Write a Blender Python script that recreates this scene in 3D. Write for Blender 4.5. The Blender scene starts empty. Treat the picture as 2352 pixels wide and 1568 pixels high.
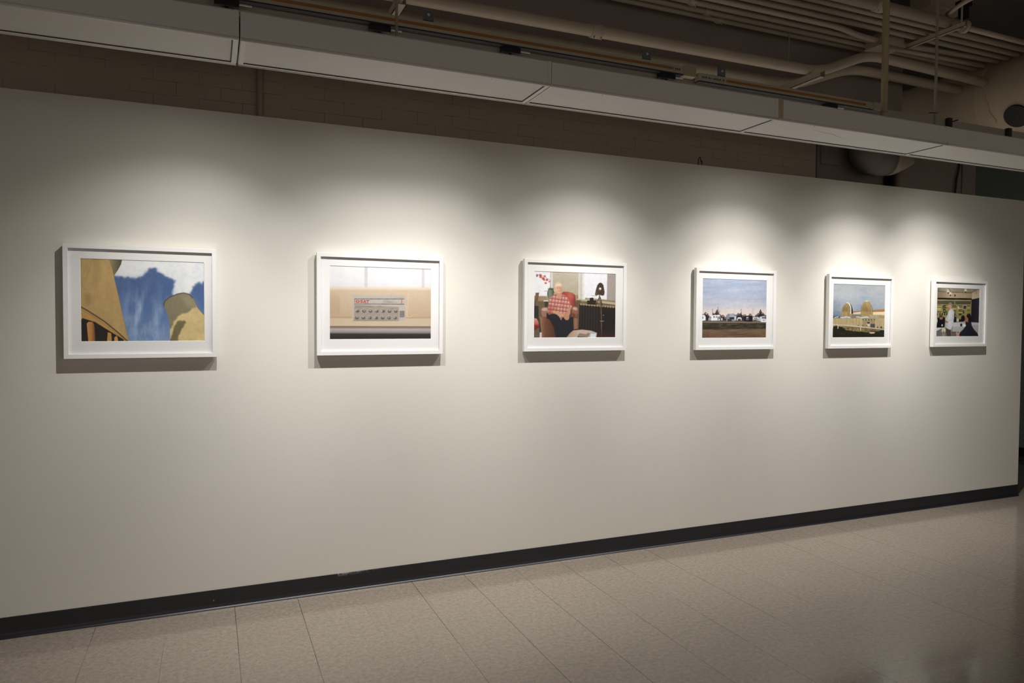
import bpy, bmesh, math, random
import numpy as np
from mathutils import Vector, Matrix

random.seed(4)
SC = bpy.context.scene
COL = SC.collection

# ----------------------------------------------------------------- helpers
def link(o):
    COL.objects.link(o)
    return o

def new():
    return bmesh.new()

def box(bm, x0, x1, y0, y1, z0, z1):
    vs = [bm.verts.new(p) for p in ((x0,y0,z0),(x1,y0,z0),(x1,y1,z0),(x0,y1,z0),(x0,y0,z1),(x1,y0,z1),(x1,y1,z1),(x0,y1,z1))]
    for f in ((0,3,2,1),(4,5,6,7),(0,1,5,4),(1,2,6,5),(2,3,7,6),(3,0,4,7)):
        bm.faces.new([vs[i] for i in f])
    return vs

def obox(bm, c, ax, ay, az):
    """oriented box: centre, three half-extent vectors"""
    c, ax, ay, az = Vector(c), Vector(ax), Vector(ay), Vector(az)
    vs = [bm.verts.new(c + sx*ax + sy*ay + sz*az) for sz in (-1,1) for sx, sy in ((-1,-1),(1,-1),(1,1),(-1,1))]
    for f in ((0,3,2,1),(4,5,6,7),(0,1,5,4),(1,2,6,5),(2,3,7,6),(3,0,4,7)):
        bm.faces.new([vs[i] for i in f])

def extrude_x(bm, prof, x0, x1):
    """closed (y,z) profile swept along x"""
    a = [bm.verts.new((x0, y, z)) for y, z in prof]
    b = [bm.verts.new((x1, y, z)) for y, z in prof]
    n = len(prof)
    for i in range(n):
        j = (i+1) % n
        bm.faces.new((a[i], a[j], b[j], b[i]))
    bm.faces.new(a[::-1]); bm.faces.new(b)

def frame_axes(d):
    d = Vector(d).normalized()
    u = d.cross(Vector((0,0,1)))
    if u.length < 1e-4:
        u = Vector((1,0,0))
    u.normalize()
    return u, u.cross(d).normalized()

def tube(bm, pts, rad, n=16, cap=True):
    """tube along a polyline; rad a number or one per point"""
    pts = [Vector(p) for p in pts]
    rs = rad if isinstance(rad, (list, tuple)) else [rad]*len(pts)
    rings = []
    u = None
    for i, p in enumerate(pts):
        if i == 0: d = pts[1]-pts[0]
        elif i == len(pts)-1: d = pts[-1]-pts[-2]
        else: d = (pts[i+1]-p).normalized() + (p-pts[i-1]).normalized()
        d.normalize()
        if u is None:
            u, v = frame_axes(d)
        else:
            u = (u - d*u.dot(d)).normalized(); v = d.cross(u)
        v = d.cross(u)
        rings.append([bm.verts.new(p + rs[i]*(math.cos(2*math.pi*k/n)*u + math.sin(2*math.pi*k/n)*v)) for k in range(n)])
    for a, b in zip(rings, rings[1:]):
        for k in range(n):
            j = (k+1) % n
            f = bm.faces.new((a[k], a[j], b[j], b[k])); f.smooth = True
    if cap:
        bm.faces.new(rings[0][::-1]); bm.faces.new(rings[-1])

def fillet(pts, r, n=6):
    pts = [Vector(p) for p in pts]
    out = [pts[0]]
    for a, b, c in zip(pts, pts[1:], pts[2:]):
        d1 = (a-b).normalized(); d2 = (c-b).normalized()
        p, q = b+d1*r, b+d2*r
        for k in range(n+1):
            t = k/n
            out.append((1-t)**2*p + 2*t*(1-t)*b + t*t*q)
    out.append(pts[-1])
    return out

def obj(name, bm, mat, parent=None, bevel=0.0, smooth=False):
    bmesh.ops.recalc_face_normals(bm, faces=bm.faces[:])
    me = bpy.data.meshes.new(name)
    if parent is not None:
        o0 = world_of(parent)
        for v in bm.verts:
            v.co -= o0
    bm.to_mesh(me); bm.free()
    me.materials.append(mat)
    if smooth:
        for p in me.polygons: p.use_smooth = True
    o = link(bpy.data.objects.new(name, me))
    if parent is not None:
        o.parent = parent
    if bevel:
        m = o.modifiers.new('edge_bevel', 'BEVEL'); m.width = bevel; m.segments = 2; m.limit_method = 'ANGLE'
    return o

def world_of(o):
    v = Vector((0,0,0))
    while o is not None:
        v += o.location; o = o.parent
    return v

def tag(o, label, cat, group=None):
    o['label'] = label; o['category'] = cat
    if group: o['group'] = group
    return o

def thing(name, label, cat, loc, group=None):
    o = link(bpy.data.objects.new(name, None))
    o.location = loc; o.empty_display_size = .05
    return tag(o, label, cat, group)

def struct(name, bm, mat):
    o = obj(name, bm, mat)
    o['kind'] = 'structure'
    return o

# --------------------------------------------------------------- materials
def s2l(c):
    return tuple((v/12.92 if v <= .04045 else ((v+.055)/1.055)**2.4) for v in c)

class NT:
    def __init__(s, name):
        s.m = bpy.data.materials.new(name); s.m.use_nodes = True
        s.t = s.m.node_tree; s.n = s.t.nodes; s.b = s.n['Principled BSDF']
    def new(s, kind, **kw):
        n = s.n.new(kind)
        for k, v in kw.items():
            if k in n.inputs.keys() if isinstance(k, str) else False: n.inputs[k].default_value = v
            else: setattr(n, k, v)
        return n
    def ln(s, a, b): s.t.links.new(a, b)
    def math(s, op, a, b=None, c=None):
        n = s.n.new('ShaderNodeMath'); n.operation = op
        for i, v in enumerate((a, b, c)):
            if v is None: continue
            if isinstance(v, (int, float)): n.inputs[i].default_value = v
            else: s.ln(v, n.inputs[i])
        return n.outputs[0]
    def mix(s, fac, a, b, mode='MIX'):
        n = s.n.new('ShaderNodeMix'); n.data_type = 'RGBA'; n.blend_type = mode
        for i, v in ((0, fac), (6, a), (7, b)):
            if isinstance(v, (int, float)): n.inputs[i].default_value = v
            elif isinstance(v, tuple): n.inputs[i].default_value = (*v[:3], 1)
            else: s.ln(v, n.inputs[i])
        return n.outputs[2]
    def coord(s):
        return s.n.new('ShaderNodeTexCoord').outputs['Object']
    def noise(s, vec, scale, detail=3, rough=.5):
        n = s.n.new('ShaderNodeTexNoise'); s.ln(vec, n.inputs['Vector'])
        n.inputs['Scale'].default_value = scale; n.inputs['Detail'].default_value = detail; n.inputs['Roughness'].default_value = rough
        return n.outputs['Fac']
    def ramp(s, fac, a, b, lo=0., hi=1.):
        n = s.n.new('ShaderNodeMapRange'); s.ln(fac, n.inputs[0])
        n.inputs[1].default_value = a; n.inputs[2].default_value = b; n.inputs[3].default_value = lo; n.inputs[4].default_value = hi
        return n.outputs[0]
    def bump(s, h, strength=.3, dist=.01):
        n = s.n.new('ShaderNodeBump'); n.inputs['Strength'].default_value = strength; n.inputs['Distance'].default_value = dist
        s.ln(h, n.inputs['Height']); s.ln(n.outputs[0], s.b.inputs['Normal'])

def plain(name, rgb, rough=.5, metal=0., var=.06, scale=8., spec=.5, bump=0.):
    t = NT(name)
    c = t.coord(); f = t.noise(c, scale)
    a = tuple(max(0, v*(1-var)) for v in rgb); b = tuple(min(1, v*(1+var)) for v in rgb)
    t.ln(t.mix(f, a, b), t.b.inputs['Base Color'])
    t.b.inputs['Roughness'].default_value = rough; t.b.inputs['Metallic'].default_value = metal
    t.b.inputs['Specular IOR Level'].default_value = spec
    if bump: t.bump(t.noise(c, scale*12, 2), bump, .004)
    return t.m

M = {}
M['frame'] = plain('white_lacquer', (.86,.85,.84), .35, var=.01)
M['mat_board'] = plain('mat_board', (.84,.835,.83), .85, var=.01, spec=.2)
M['cleat'] = plain('raw_wood', (.45,.33,.2), .7, var=.15, scale=20)
M['pipe'] = plain('cream_pipe_paint', (.56,.48,.38), .5, var=.12, scale=5)
M['pipe_dark'] = plain('darker_pipe_paint', (.40,.345,.28), .55, var=.15, scale=6)  # even, darker tone of the cream pipe paint
M['steel'] = plain('galvanised_steel', (.18,.19,.2), .5, metal=.3, var=.2, scale=30)
M['bolt'] = plain('zinc_bolt', (.75,.73,.68), .4, metal=.2, var=.05)
M['enamel'] = plain('white_enamel', (.80,.78,.75), .4, var=.025, scale=3)
M['lens'] = plain('white_acrylic_diffuser', (.73,.705,.675), .55, var=.02, scale=2)
M['seam_dark'] = plain('gasket_black', (.03,.028,.028), .7)
M['track'] = plain('cream_track_housing', (.50,.46,.35), .5, var=.06)
M['track_cap'] = plain('yellowed_plastic_cap', (.46,.41,.25), .5, var=.06)
M['copper'] = plain('orange_track_insert', (.40,.16,.045), .5, var=.15, scale=12)
M['black'] = plain('black_fitting', (.014,.014,.018), .45, var=.2)
M['rail'] = plain('grey_channel', (.42,.375,.325), .5, var=.12, scale=6)
M['tape'] = plain('masking_tape', (.50,.41,.25), .7, var=.06)
M['canvas'] = plain('duct_canvas', (.60,.51,.38), .8, var=.14, scale=4, bump=.15)
M['duct_grey'] = plain('grey_boot_canvas', (.20,.185,.165), .8, var=.15, scale=6)
M['concrete'] = plain('painted_concrete', (.30,.255,.225), .85, var=.12, scale=3, bump=.2)
M['ceiling'] = plain('dark_slab', (.22,.19,.175), .9, var=.15, scale=2)
M['green'] = plain('grey_green_wall_paint', (.36,.45,.43), .7, var=.04)
M['red'] = plain('red_cable_jacket', (.075,.012,.012), .5)
M['base_r'] = plain('black_vinyl_base', (.016,.015,.019), .45, var=.1)
M['ink'] = plain('dark_label_print', (.09,.075,.05), .7)
M['glow'] = plain('halogen_lamp', (.9,.85,.75), .3)
M['glow'].node_tree.nodes['Principled BSDF'].inputs['Emission Color'].default_value = (1,.9,.75,1)
M['glow'].node_tree.nodes['Principled BSDF'].inputs['Emission Strength'].default_value = 4.

# partition paint: faint roller texture, small scuffs
t = NT('partition_paint'); c = t.coord()
base = t.mix(t.noise(c, 1.6, 3), (.735,.705,.645), (.785,.755,.70))
sc = t.ramp(t.noise(c, 9, 6, .75), .735, .77)
t.ln(t.mix(t.math('MULTIPLY', sc, .18), base, (.5,.46,.4)), t.b.inputs['Base Color'])
t.b.inputs['Roughness'].default_value = .75; t.b.inputs['Specular IOR Level'].default_value = .25
t.bump(t.noise(c, 160, 2), .08, .002)
M['wall'] = t.m

# painted brick
t = NT('painted_brick'); c = t.coord()
sp = t.n.new('ShaderNodeSeparateXYZ'); t.ln(c, sp.inputs[0])
cb = t.n.new('ShaderNodeCombineXYZ'); t.ln(sp.outputs[0], cb.inputs[0]); t.ln(sp.outputs[2], cb.inputs[1])
jit = t.n.new('ShaderNodeVectorMath'); jit.operation = 'MULTIPLY_ADD'
nz = t.n.new('ShaderNodeTexNoise'); t.ln(c, nz.inputs['Vector']); nz.inputs['Scale'].default_value = 14
t.ln(nz.outputs['Color'], jit.inputs[0]); jit.inputs[1].default_value = (.006,.006,0); t.ln(cb.outputs[0], jit.inputs[2])
br = t.n.new('ShaderNodeTexBrick'); t.ln(jit.outputs[0], br.inputs['Vector'])
br.inputs['Scale'].default_value = 1.; br.inputs['Brick Width'].default_value = .21; br.inputs['Row Height'].default_value = .068
br.inputs['Mortar Size'].default_value = .0018; br.inputs['Mortar Smooth'].default_value = .4; br.offset = .5
mort = t.math('MULTIPLY', br.outputs['Fac'], t.ramp(t.noise(c, 6, 4, .65), .44, .62))
bcol = t.mix(t.noise(c, 3, 4), (.46,.385,.31), (.56,.475,.385))
t.ln(t.mix(t.math('MULTIPLY', mort, .62), bcol, (.08,.065,.055)), t.b.inputs['Base Color'])
t.b.inputs['Roughness'].default_value = .75
t.bump(t.math('SUBTRACT', t.math('MULTIPLY', t.noise(c, 60, 3), .3), br.outputs['Fac']), .25, .006)
M['brick'] = t.m

# vinyl composition tile, 12 inch, seams across the wall more open than those along it
TX, TY = -.671, -.235
t = NT('vinyl_tile'); c = t.coord()
sp = t.n.new('ShaderNodeSeparateXYZ'); t.ln(c, sp.inputs[0])
wob = t.math('MULTIPLY', t.math('SUBTRACT', t.noise(c, 3, 2), .5), .004)
u = t.math('DIVIDE', t.math('SUBTRACT', t.math('ADD', sp.outputs[0], wob), TX), .3048)
v = t.math('DIVIDE', t.math('SUBTRACT', sp.outputs[1], TY), .3048)
fu = t.math('FRACT', u); fv = t.math('FRACT', v)
du = t.math('MINIMUM', fu, t.math('SUBTRACT', 1., fu)); dv = t.math('MINIMUM', fv, t.math('SUBTRACT', 1., fv))
iu = t.math('FLOOR', u); iv = t.math('FLOOR', v)
cell = t.n.new('ShaderNodeCombineXYZ'); t.ln(iu, cell.inputs[0]); t.ln(iv, cell.inputs[1])
wn = t.n.new('ShaderNodeTexWhiteNoise'); wn.noise_dimensions = '2D'; t.ln(cell.outputs[0], wn.inputs['Vector'])
# seam strength differs from seam to seam and fades along it
cu = t.n.new('ShaderNodeTexWhiteNoise'); cu.noise_dimensions = '1D'
t.ln(t.math('ROUND', u), cu.inputs['W'])
fade = t.ramp(t.math('ADD', t.noise(c, 1.7, 2), t.math('MULTIPLY', t.math('SUBTRACT', cu.outputs['Value'], .5), .35)), .30, .62)
su = t.math('MULTIPLY', t.ramp(du, .0025, .0075, 1., 0.), fade)
sv = t.math('MULTIPLY', t.ramp(dv, .0012, .0045, 1., 0.), t.math('MULTIPLY', t.ramp(t.noise(c, 2.3, 2), .45, .7), .3))
seam = t.math('MAXIMUM', su, sv)
mott = t.ramp(t.noise(c, 48, 5, .75), .3, .7)
b0 = t.mix(mott, (.222,.187,.153), (.375,.322,.268))
b0 = t.mix(t.math('MULTIPLY', t.math('SUBTRACT', wn.outputs['Value'], .5), .22), b0, (.225,.19,.155))
vo = t.n.new('ShaderNodeTexVoronoi'); t.ln(c, vo.inputs['Vector']); vo.inputs['Scale'].default_value = 55
chip = t.math('MULTIPLY', t.ramp(vo.outputs['Distance'], .10, .22, 1., 0.), t.ramp(t.noise(c, 40, 2), .58, .66))
b0 = t.mix(t.math('MULTIPLY', chip, .55), b0, (.62,.56,.47))
vo2 = t.n.new('ShaderNodeTexVoronoi'); t.ln(c, vo2.inputs['Vector']); vo2.inputs['Scale'].default_value = 38
chip2 = t.math('MULTIPLY', t.ramp(vo2.outputs['Distance'], .10, .24, 1., 0.), t.ramp(t.noise(c, 33, 2), .60, .66))
b0 = t.mix(t.math('MULTIPLY', chip2, .5), b0, (.13,.108,.085))
t.ln(t.mix(t.math('MULTIPLY', seam, .92), b0, (.07,.055,.04)), t.b.inputs['Base Color'])
t.ln(t.ramp(t.noise(c, 5, 4), .3, .7, .08, .14), t.b.inputs['Roughness'])
t.b.inputs['Specular IOR Level'].default_value = .5
t.bump(t.math('SUBTRACT', t.math('MULTIPLY', t.noise(c, 18, 2), .12), seam), .12, .002)
M['floor'] = t.m

# black cove base with a streak of white wall paint along one stretch of its top edge
t = NT('vinyl_cove_base'); c = t.coord()
sp = t.n.new('ShaderNodeSeparateXYZ'); t.ln(c, sp.inputs[0])
inx = t.math('MULTIPLY', t.math('GREATER_THAN', sp.outputs[0], .452), t.ramp(sp.outputs[0], .46, .67, 1., .1))
inz = t.ramp(sp.outputs[2], .078, .094, 0., 1.)
sm = t.math('MULTIPLY', t.math('MULTIPLY', inx, inz), t.math('MULTIPLY', t.math('LESS_THAN', sp.outputs[0], .69), t.ramp(t.noise(c, 60, 4, .7), .38, .62)))
nick = t.math('MULTIPLY', t.ramp(t.noise(c, 35, 3), .74, .77), .5)
t.ln(t.mix(t.math('MAXIMUM', t.math('MULTIPLY', sm, .45), nick), (.0125,.0118,.0175), (.55,.53,.5)), t.b.inputs['Base Color'])
t.b.inputs['Roughness'].default_value = .38
M['base'] = t.m

# glazing: a thin clear sheet, part mirror by Fresnel
t = NT('picture_glass')
t.n.remove(t.b)
out = t.n['Material Output']; mx = t.n.new('ShaderNodeMixShader'); lw = t.n.new('ShaderNodeLayerWeight'); lw.inputs[0].default_value = .5
tr = t.n.new('ShaderNodeBsdfTransparent'); gl = t.n.new('ShaderNodeBsdfGlossy'); gl.inputs['Roughness'].default_value = .02
t.ln(t.math('ADD', .02, t.math('MULTIPLY', t.math('POWER', lw.outputs['Facing'], 5.), .85)), mx.inputs[0]); t.ln(tr.outputs[0], mx.inputs[1]); t.ln(gl.outputs[0], mx.inputs[2]); t.ln(mx.outputs[0], out.inputs[0])
M['glass'] = t.m

# printed photograph: colour comes from the mesh's own colour layer
t = NT('photo_print')
at = t.n.new('ShaderNodeAttribute'); at.attribute_name = 'print_colour'
t.ln(at.outputs['Color'], t.b.inputs['Base Color'])
t.b.inputs['Roughness'].default_value = .6; t.b.inputs['Specular IOR Level'].default_value = .15
M['print'] = t.m

# ------------------------------------------------------------- the setting
WT = 2.472; WX0, WX1 = -5., 6.10
bm = new(); box(bm, WX0, WX1, 0, .10, 0, WT); struct('wall_front', bm, M['wall'])
bm = new(); box(bm, -5, 10, -8, 5, -.05, 0); struct('floor', bm, M['floor'])
bm = new()
prof = [(0,0),(-.0165,0),(-.0165,.0022),(-.0130,.0042),(-.0085,.0085),(-.0055,.0150),(-.0040,.0230),(-.0035,.0920),(-.0022,.0950),(0,.0950)]
extrude_x(bm, prof, WX0, WX1)
struct('baseboard_front', bm, M['base'])
bm = new(); box(bm, -5, 3.985, .20, .45, 0, 2.97); struct('wall_back', bm, M['brick'])
bm = new(); box(bm, 3.99, 5.75, .19, .45, 0, 2.78); struct('wall_plaster', bm, M['concrete'])
bm = new(); box(bm, -5, 4.70, .06, .45, 2.97, 3.80); struct('trim_beam', bm, M['concrete'])
bm = new(); box(bm, -5, 10, -8, 5, 3.80, 3.95); struct('ceiling', bm, M['ceiling'])
bm = new(); box(bm, 8.0, 8.15, -8, 5, 0, 3.80); struct('wall_right', bm, M['green'])
bm = new()
prof = [(0,0),(.015,0),(.006,.012),(.004,.02),(.004,.095),(0,.095)]
a = [bm.verts.new((8-y, -8, z)) for y, z in prof]; b = [bm.verts.new((8-y, 5, z)) for y, z in prof]
for i in range(len(prof)):
    j = (i+1) % len(prof); bm.faces.new((a[i], a[j], b[j], b[i]))
bm.faces.new(a); bm.faces.new(b[::-1])
struct('baseboard_right', bm, M['base_r'])
bm = new(); box(bm, 4.2, 8.0, 1.9, 2.05, 0, 3.80); struct('wall_far', bm, M['concrete'])
bm = new(); box(bm, -5.15, -5.0, -8, 5, 0, 3.80); struct('wall_left', bm, M['wall'])
bm = new(); box(bm, -5, 10, -5.3, -5.1, 2.62, 3.80); struct('added_light_block', bm, M['concrete'])  # unseen bulkhead behind the camera, added to keep light off the ceiling

# -------------------------------------- the six printed photographs (painted)
class Pic:
    """a small painter: shapes are given in the coordinates of a close look at the print"""
    def __init__(s, quad, w, h, ref, seed=1):
        s.w, s.h, s.ref = w, h, ref
        k = 2; s.k = k
        U, V = np.meshgrid((np.arange(w*k)+.5)/(w*k), (np.arange(h*k)+.5)/(h*k))
        (ax,ay),(bx,by),(cx,cy),(dx,dy) = quad
        s.X = (1-U)*(1-V)*ax + U*(1-V)*bx + U*V*cx + (1-U)*V*dx
        s.Y = (1-U)*(1-V)*ay + U*(1-V)*by + U*V*cy + (1-U)*V*dy
        s.img = np.zeros((h*k, w*k, 3)); s.rng = np.random.RandomState(seed)
        s.px = abs(bx-ax)/(w*k); s.tex, s.grain, s.sat = .07, 2.2, .86
    def noise(s, sx, sy, oct=3, seed=0):
        out = np.zeros_like(s.X); amp, tot = 1., 0.
        for o in range(oct):
            r = np.random.RandomState(seed*17+o+3); g = r.rand(96, 96)
            x = s.X/sx*2**o; y = s.Y/sy*2**o
            xi = np.floor(x).astype(int); yi = np.floor(y).astype(int)
            fx = x-xi; fy = y-yi; fx = fx*fx*(3-2*fx); fy = fy*fy*(3-2*fy)
            q = lambda a, b: g[(yi+b) % 96, (xi+a) % 96]
            out += amp*((q(0,0)*(1-fx)+q(1,0)*fx)*(1-fy) + (q(0,1)*(1-fx)+q(1,1)*fx)*fy); tot += amp; amp *= .5
        return out/tot
    def put(s, mask, col, a=1.):
        col = np.asarray(col, float)
        m = (mask*a)[..., None]
        s.img = s.img*(1-m) + col*m
    def grad(s, stops):
        ys = [t[0] for t in stops]
        return np.stack([np.interp(s.Y, ys, [t[1][c] for t in stops]) for c in range(3)], -1)
    def gradx(s, stops):
        xs = [t[0] for t in stops]
        return np.stack([np.interp(s.X, xs, [t[1][c] for t in stops]) for c in range(3)], -1)
    def fill(s, col): s.img[:] = np.asarray(col, float)
    def inside(s, pts, jit=0., js=14., seed=5):
        X, Y = s.X, s.Y
        if jit:
            X = X + (s.noise(js, js, 3, seed)-.5)*2*jit; Y = Y + (s.noise(js, js, 3, seed+1)-.5)*2*jit
        m = np.zeros(X.shape, bool); n = len(pts)
        for i in range(n):
            x0, y0 = pts[i]; x1, y1 = pts[(i+1) % n]
            if y0 == y1: continue
            c = ((y0 <= Y) != (y1 <= Y))
            m ^= c & (X < (x1-x0)*(Y-y0)/(y1-y0)+x0)
        return m.astype(float)
    def blur(s, m, r):
        r = int(round(r/s.px))
        if r < 1: return m
        for _ in range(2):
            for ax in (0, 1):
                p = np.pad(m, [(r+1, r) if i == ax else (0, 0) for i in range(2)], mode='edge'); c = np.cumsum(p, axis=ax)
                n = m.shape[ax]
                m = (np.take(c, range(2*r+1, 2*r+1+n), ax) - np.take(c, range(0, n), ax))/(2*r+1)
        return m
    def poly(s, pts, col, a=1., jit=0., js=14., soft=0., seed=5):
        m = s.inside(pts, jit, js, seed)
        if soft: m = s.blur(m, soft)
        s.put(m, col, a)
    def rect(s, x0, y0, x1, y1, col, **k): s.poly([(x0,y0),(x1,y0),(x1,y1),(x0,y1)], col, **k)
    def ell(s, cx, cy, rx, ry, col, a=1., rot=0., soft=0.):
        c, d = math.cos(rot), math.sin(rot); X = s.X-cx; Y = s.Y-cy
        m = ((((X*c+Y*d)/rx)**2 + ((-X*d+Y*c)/ry)**2) < 1).astype(float)
        if soft: m = s.blur(m, soft)
        s.put(m, col, a)
    def line(s, pts, w, col, a=1., soft=0.):
        m = np.zeros_like(s.X)
        for (x0,y0), (x1,y1) in zip(pts, pts[1:]):
            dx, dy = x1-x0, y1-y0; L = max(dx*dx+dy*dy, 1e-9)
            t = np.clip(((s.X-x0)*dx+(s.Y-y0)*dy)/L, 0, 1)
            m = np.maximum(m, (np.hypot(s.X-x0-t*dx, s.Y-y0-t*dy) < w/2).astype(float))
        if soft: m = s.blur(m, soft)
        s.put(m, col, a)
    def done(s):
        k = s.k
        im = s.img.reshape(s.h, k, s.w, k, 3).mean((1, 3))
        tex = s.noise(26, 26, 4, 41).reshape(s.h, k, s.w, k).mean((1, 3))[..., None]
        im = im*(1 + (tex-.5)*s.tex) + s.rng.normal(0, s.grain, im.shape)
        grey = im.mean(-1, keepdims=True); im = np.clip(grey + (im-grey)*s.sat, 0, 255)/255.
        lin = lambda c: np.where(c <= .04045, c/12.92, ((np.maximum(c, 0)+.055)/1.055)**2.4)
        return np.clip(np.clip(lin(im)/lin(np.array(s.ref)/255.), 0, 1.02)**1.1*.83, .002, .86)

def pic_towers():
    p = Pic([(313,283),(1594,321),(1596,1138),(323,1138)], 330, 220, (206,203,199))
    p.fill(p.grad([(300,(72,94,134)),(600,(66,92,135)),(800,(76,104,148)),(1138,(104,130,166))]))
    wis = p.noise(70, 260, 4, 3)
    cen = np.exp(-((p.X-960-(p.Y-900)*.12)/190)**2)*np.clip((p.Y-460)/420, 0, 1)
    p.put(np.clip((wis-.34)*3.0, 0, 1)*cen, (172,182,200), .85)
    p.put(np.clip((p.noise(120, 200, 4, 9)-.5)*2.6, 0, 1)*np.clip((p.Y-480)/300, 0, 1), (156,170,194), .55)
    cl = [(600,250),(1700,250),(1640,480),(1594,520),(1530,540),(1470,585),(1440,650),(1430,680),(1240,680),(1236,620),(1262,560),(1268,498),(1180,494),(1112,440),(1080,384),(1040,378),(1000,395),(985,420),(965,455),(925,478),(835,494),(720,490),(640,470)]
    m = p.blur(p.inside(cl, 34, 46), 10)
    n = p.noise(34, 30, 4, 31); m = np.clip(m + (n-.5)*1.1*np.clip(4*m*(1-m), 0, 1), 0, 1)
    sh = np.clip(p.blur(p.inside(cl), 55)*1.25, 0, 1)*.6 + .4*p.noise(120, 90, 4, 4)
    p.put(m, np.stack([150+66*sh, 152+63*sh, 160+54*sh], -1), 1.)
    p.put(np.clip((p.noise(60,90,4,33)-.5)*3, 0, 1)*(p.X > 1440)*(p.Y > 480), (164,174,196), .6)
    # left tower
    p.poly([(300,270),(640,285),(625,330),(650,470),(690,640),(740,880),(802,1145),(300,1145)], np.stack([168+18*p.noise(60,200,3,6)-(p.X<340)*10, 136+16*p.noise(60,200,3,6), 82+12*p.noise(60,200,3,6)], -1))
    p.poly([(585,280),(736,285),(722,350),(690,410),(650,466),(628,380)], p.gradx([(600,(168,140,92)),(650,(120,112,78)),(700,(92,88,64)),(740,(72,72,56))]))
    p.line([(612,290),(650,470),(720,790),(800,1138)], 5, (150,122,70), .5)
    p.ell(395,700,30,60,(120,95,52), .35, 0, 15); p.line([(345,600),(410,400),(430,310)], 3, (120,96,58), .4); p.line([(440,820),(470,560),(500,300)], 2, (140,110,64), .5)
    p.poly([(318,800),(420,850),(560,950),(690,1050),(790,1138),(740,1138),(600,1030),(470,945),(345,890),(318,915)], (186,140,72))
    p.poly([(318,900),(345,893),(470,935),(600,1020),(745,1110),(752,1145),(318,1145)], (20,14,14))
    p.poly([(385,950),(400,930),(440,930),(458,960),(470,1145),(402,1145)], p.gradx([(385,(200,146,74)),(430,(186,126,56)),(470,(118,72,32))]))
    p.poly([(590,1035),(625,1048),(629,1145),(580,1145)], (188,136,66)); p.poly([(655,1090),(676,1072),(688,1095),(694,1145),(652,1145)], (196,140,66))
    p.poly([(318,925),(345,895),(318,890)], (182,134,70))
    p.line([(318,775),(400,822),(560,930),(690,1040),(795,1138)], 11, (62,44,24), .9, 2); p.line([(318,800),(420,858),(560,960),(700,1075),(780,1138)], 4, (128,94,46), .7)
    # right tower
    rt = [(1155,765),(1165,722),(1215,682),(1300,648),(1365,637),(1430,652),(1465,695),(1512,790),(1600,885),(1600,1145),(1220,1145),(1218,960),(1190,850)]
    p.poly(rt, np.stack([180+26*p.noise(90,60,4,5), 157+24*p.noise(90,60,4,5), 106+18*p.noise(90,60,4,5)], -1))
    p.put(p.inside(rt)*p.blur(p.inside([(1140,760),(1155,700),(1300,630),(1470,650),(1500,780),(1450,800),(1432,826),(1350,856),(1300,880),(1262,930),(1238,990),(1215,1010)], 10, 30), 6), (126,116,88))
    p.poly([(1330,640),(1470,690),(1515,800),(1440,800),(1380,760)], (152,140,106), .6, soft=26)
    p.put(p.inside(rt)*p.blur(p.inside([(1300,925),(1372,918),(1388,945),(1340,1010),(1310,1080),(1298,1145),(1215,1145),(1240,1060),(1265,980)], 14, 26), 6), (112,100,66))
    p.line([(1157,770),(1168,724),(1216,684),(1300,650),(1365,639),(1428,654),(1462,692)], 9, (70,62,48), .9, 2)
    p.line([(1475,700),(1512,790),(1598,882)], 5, (120,105,75), .6, 2)
    return p.done()

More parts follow.
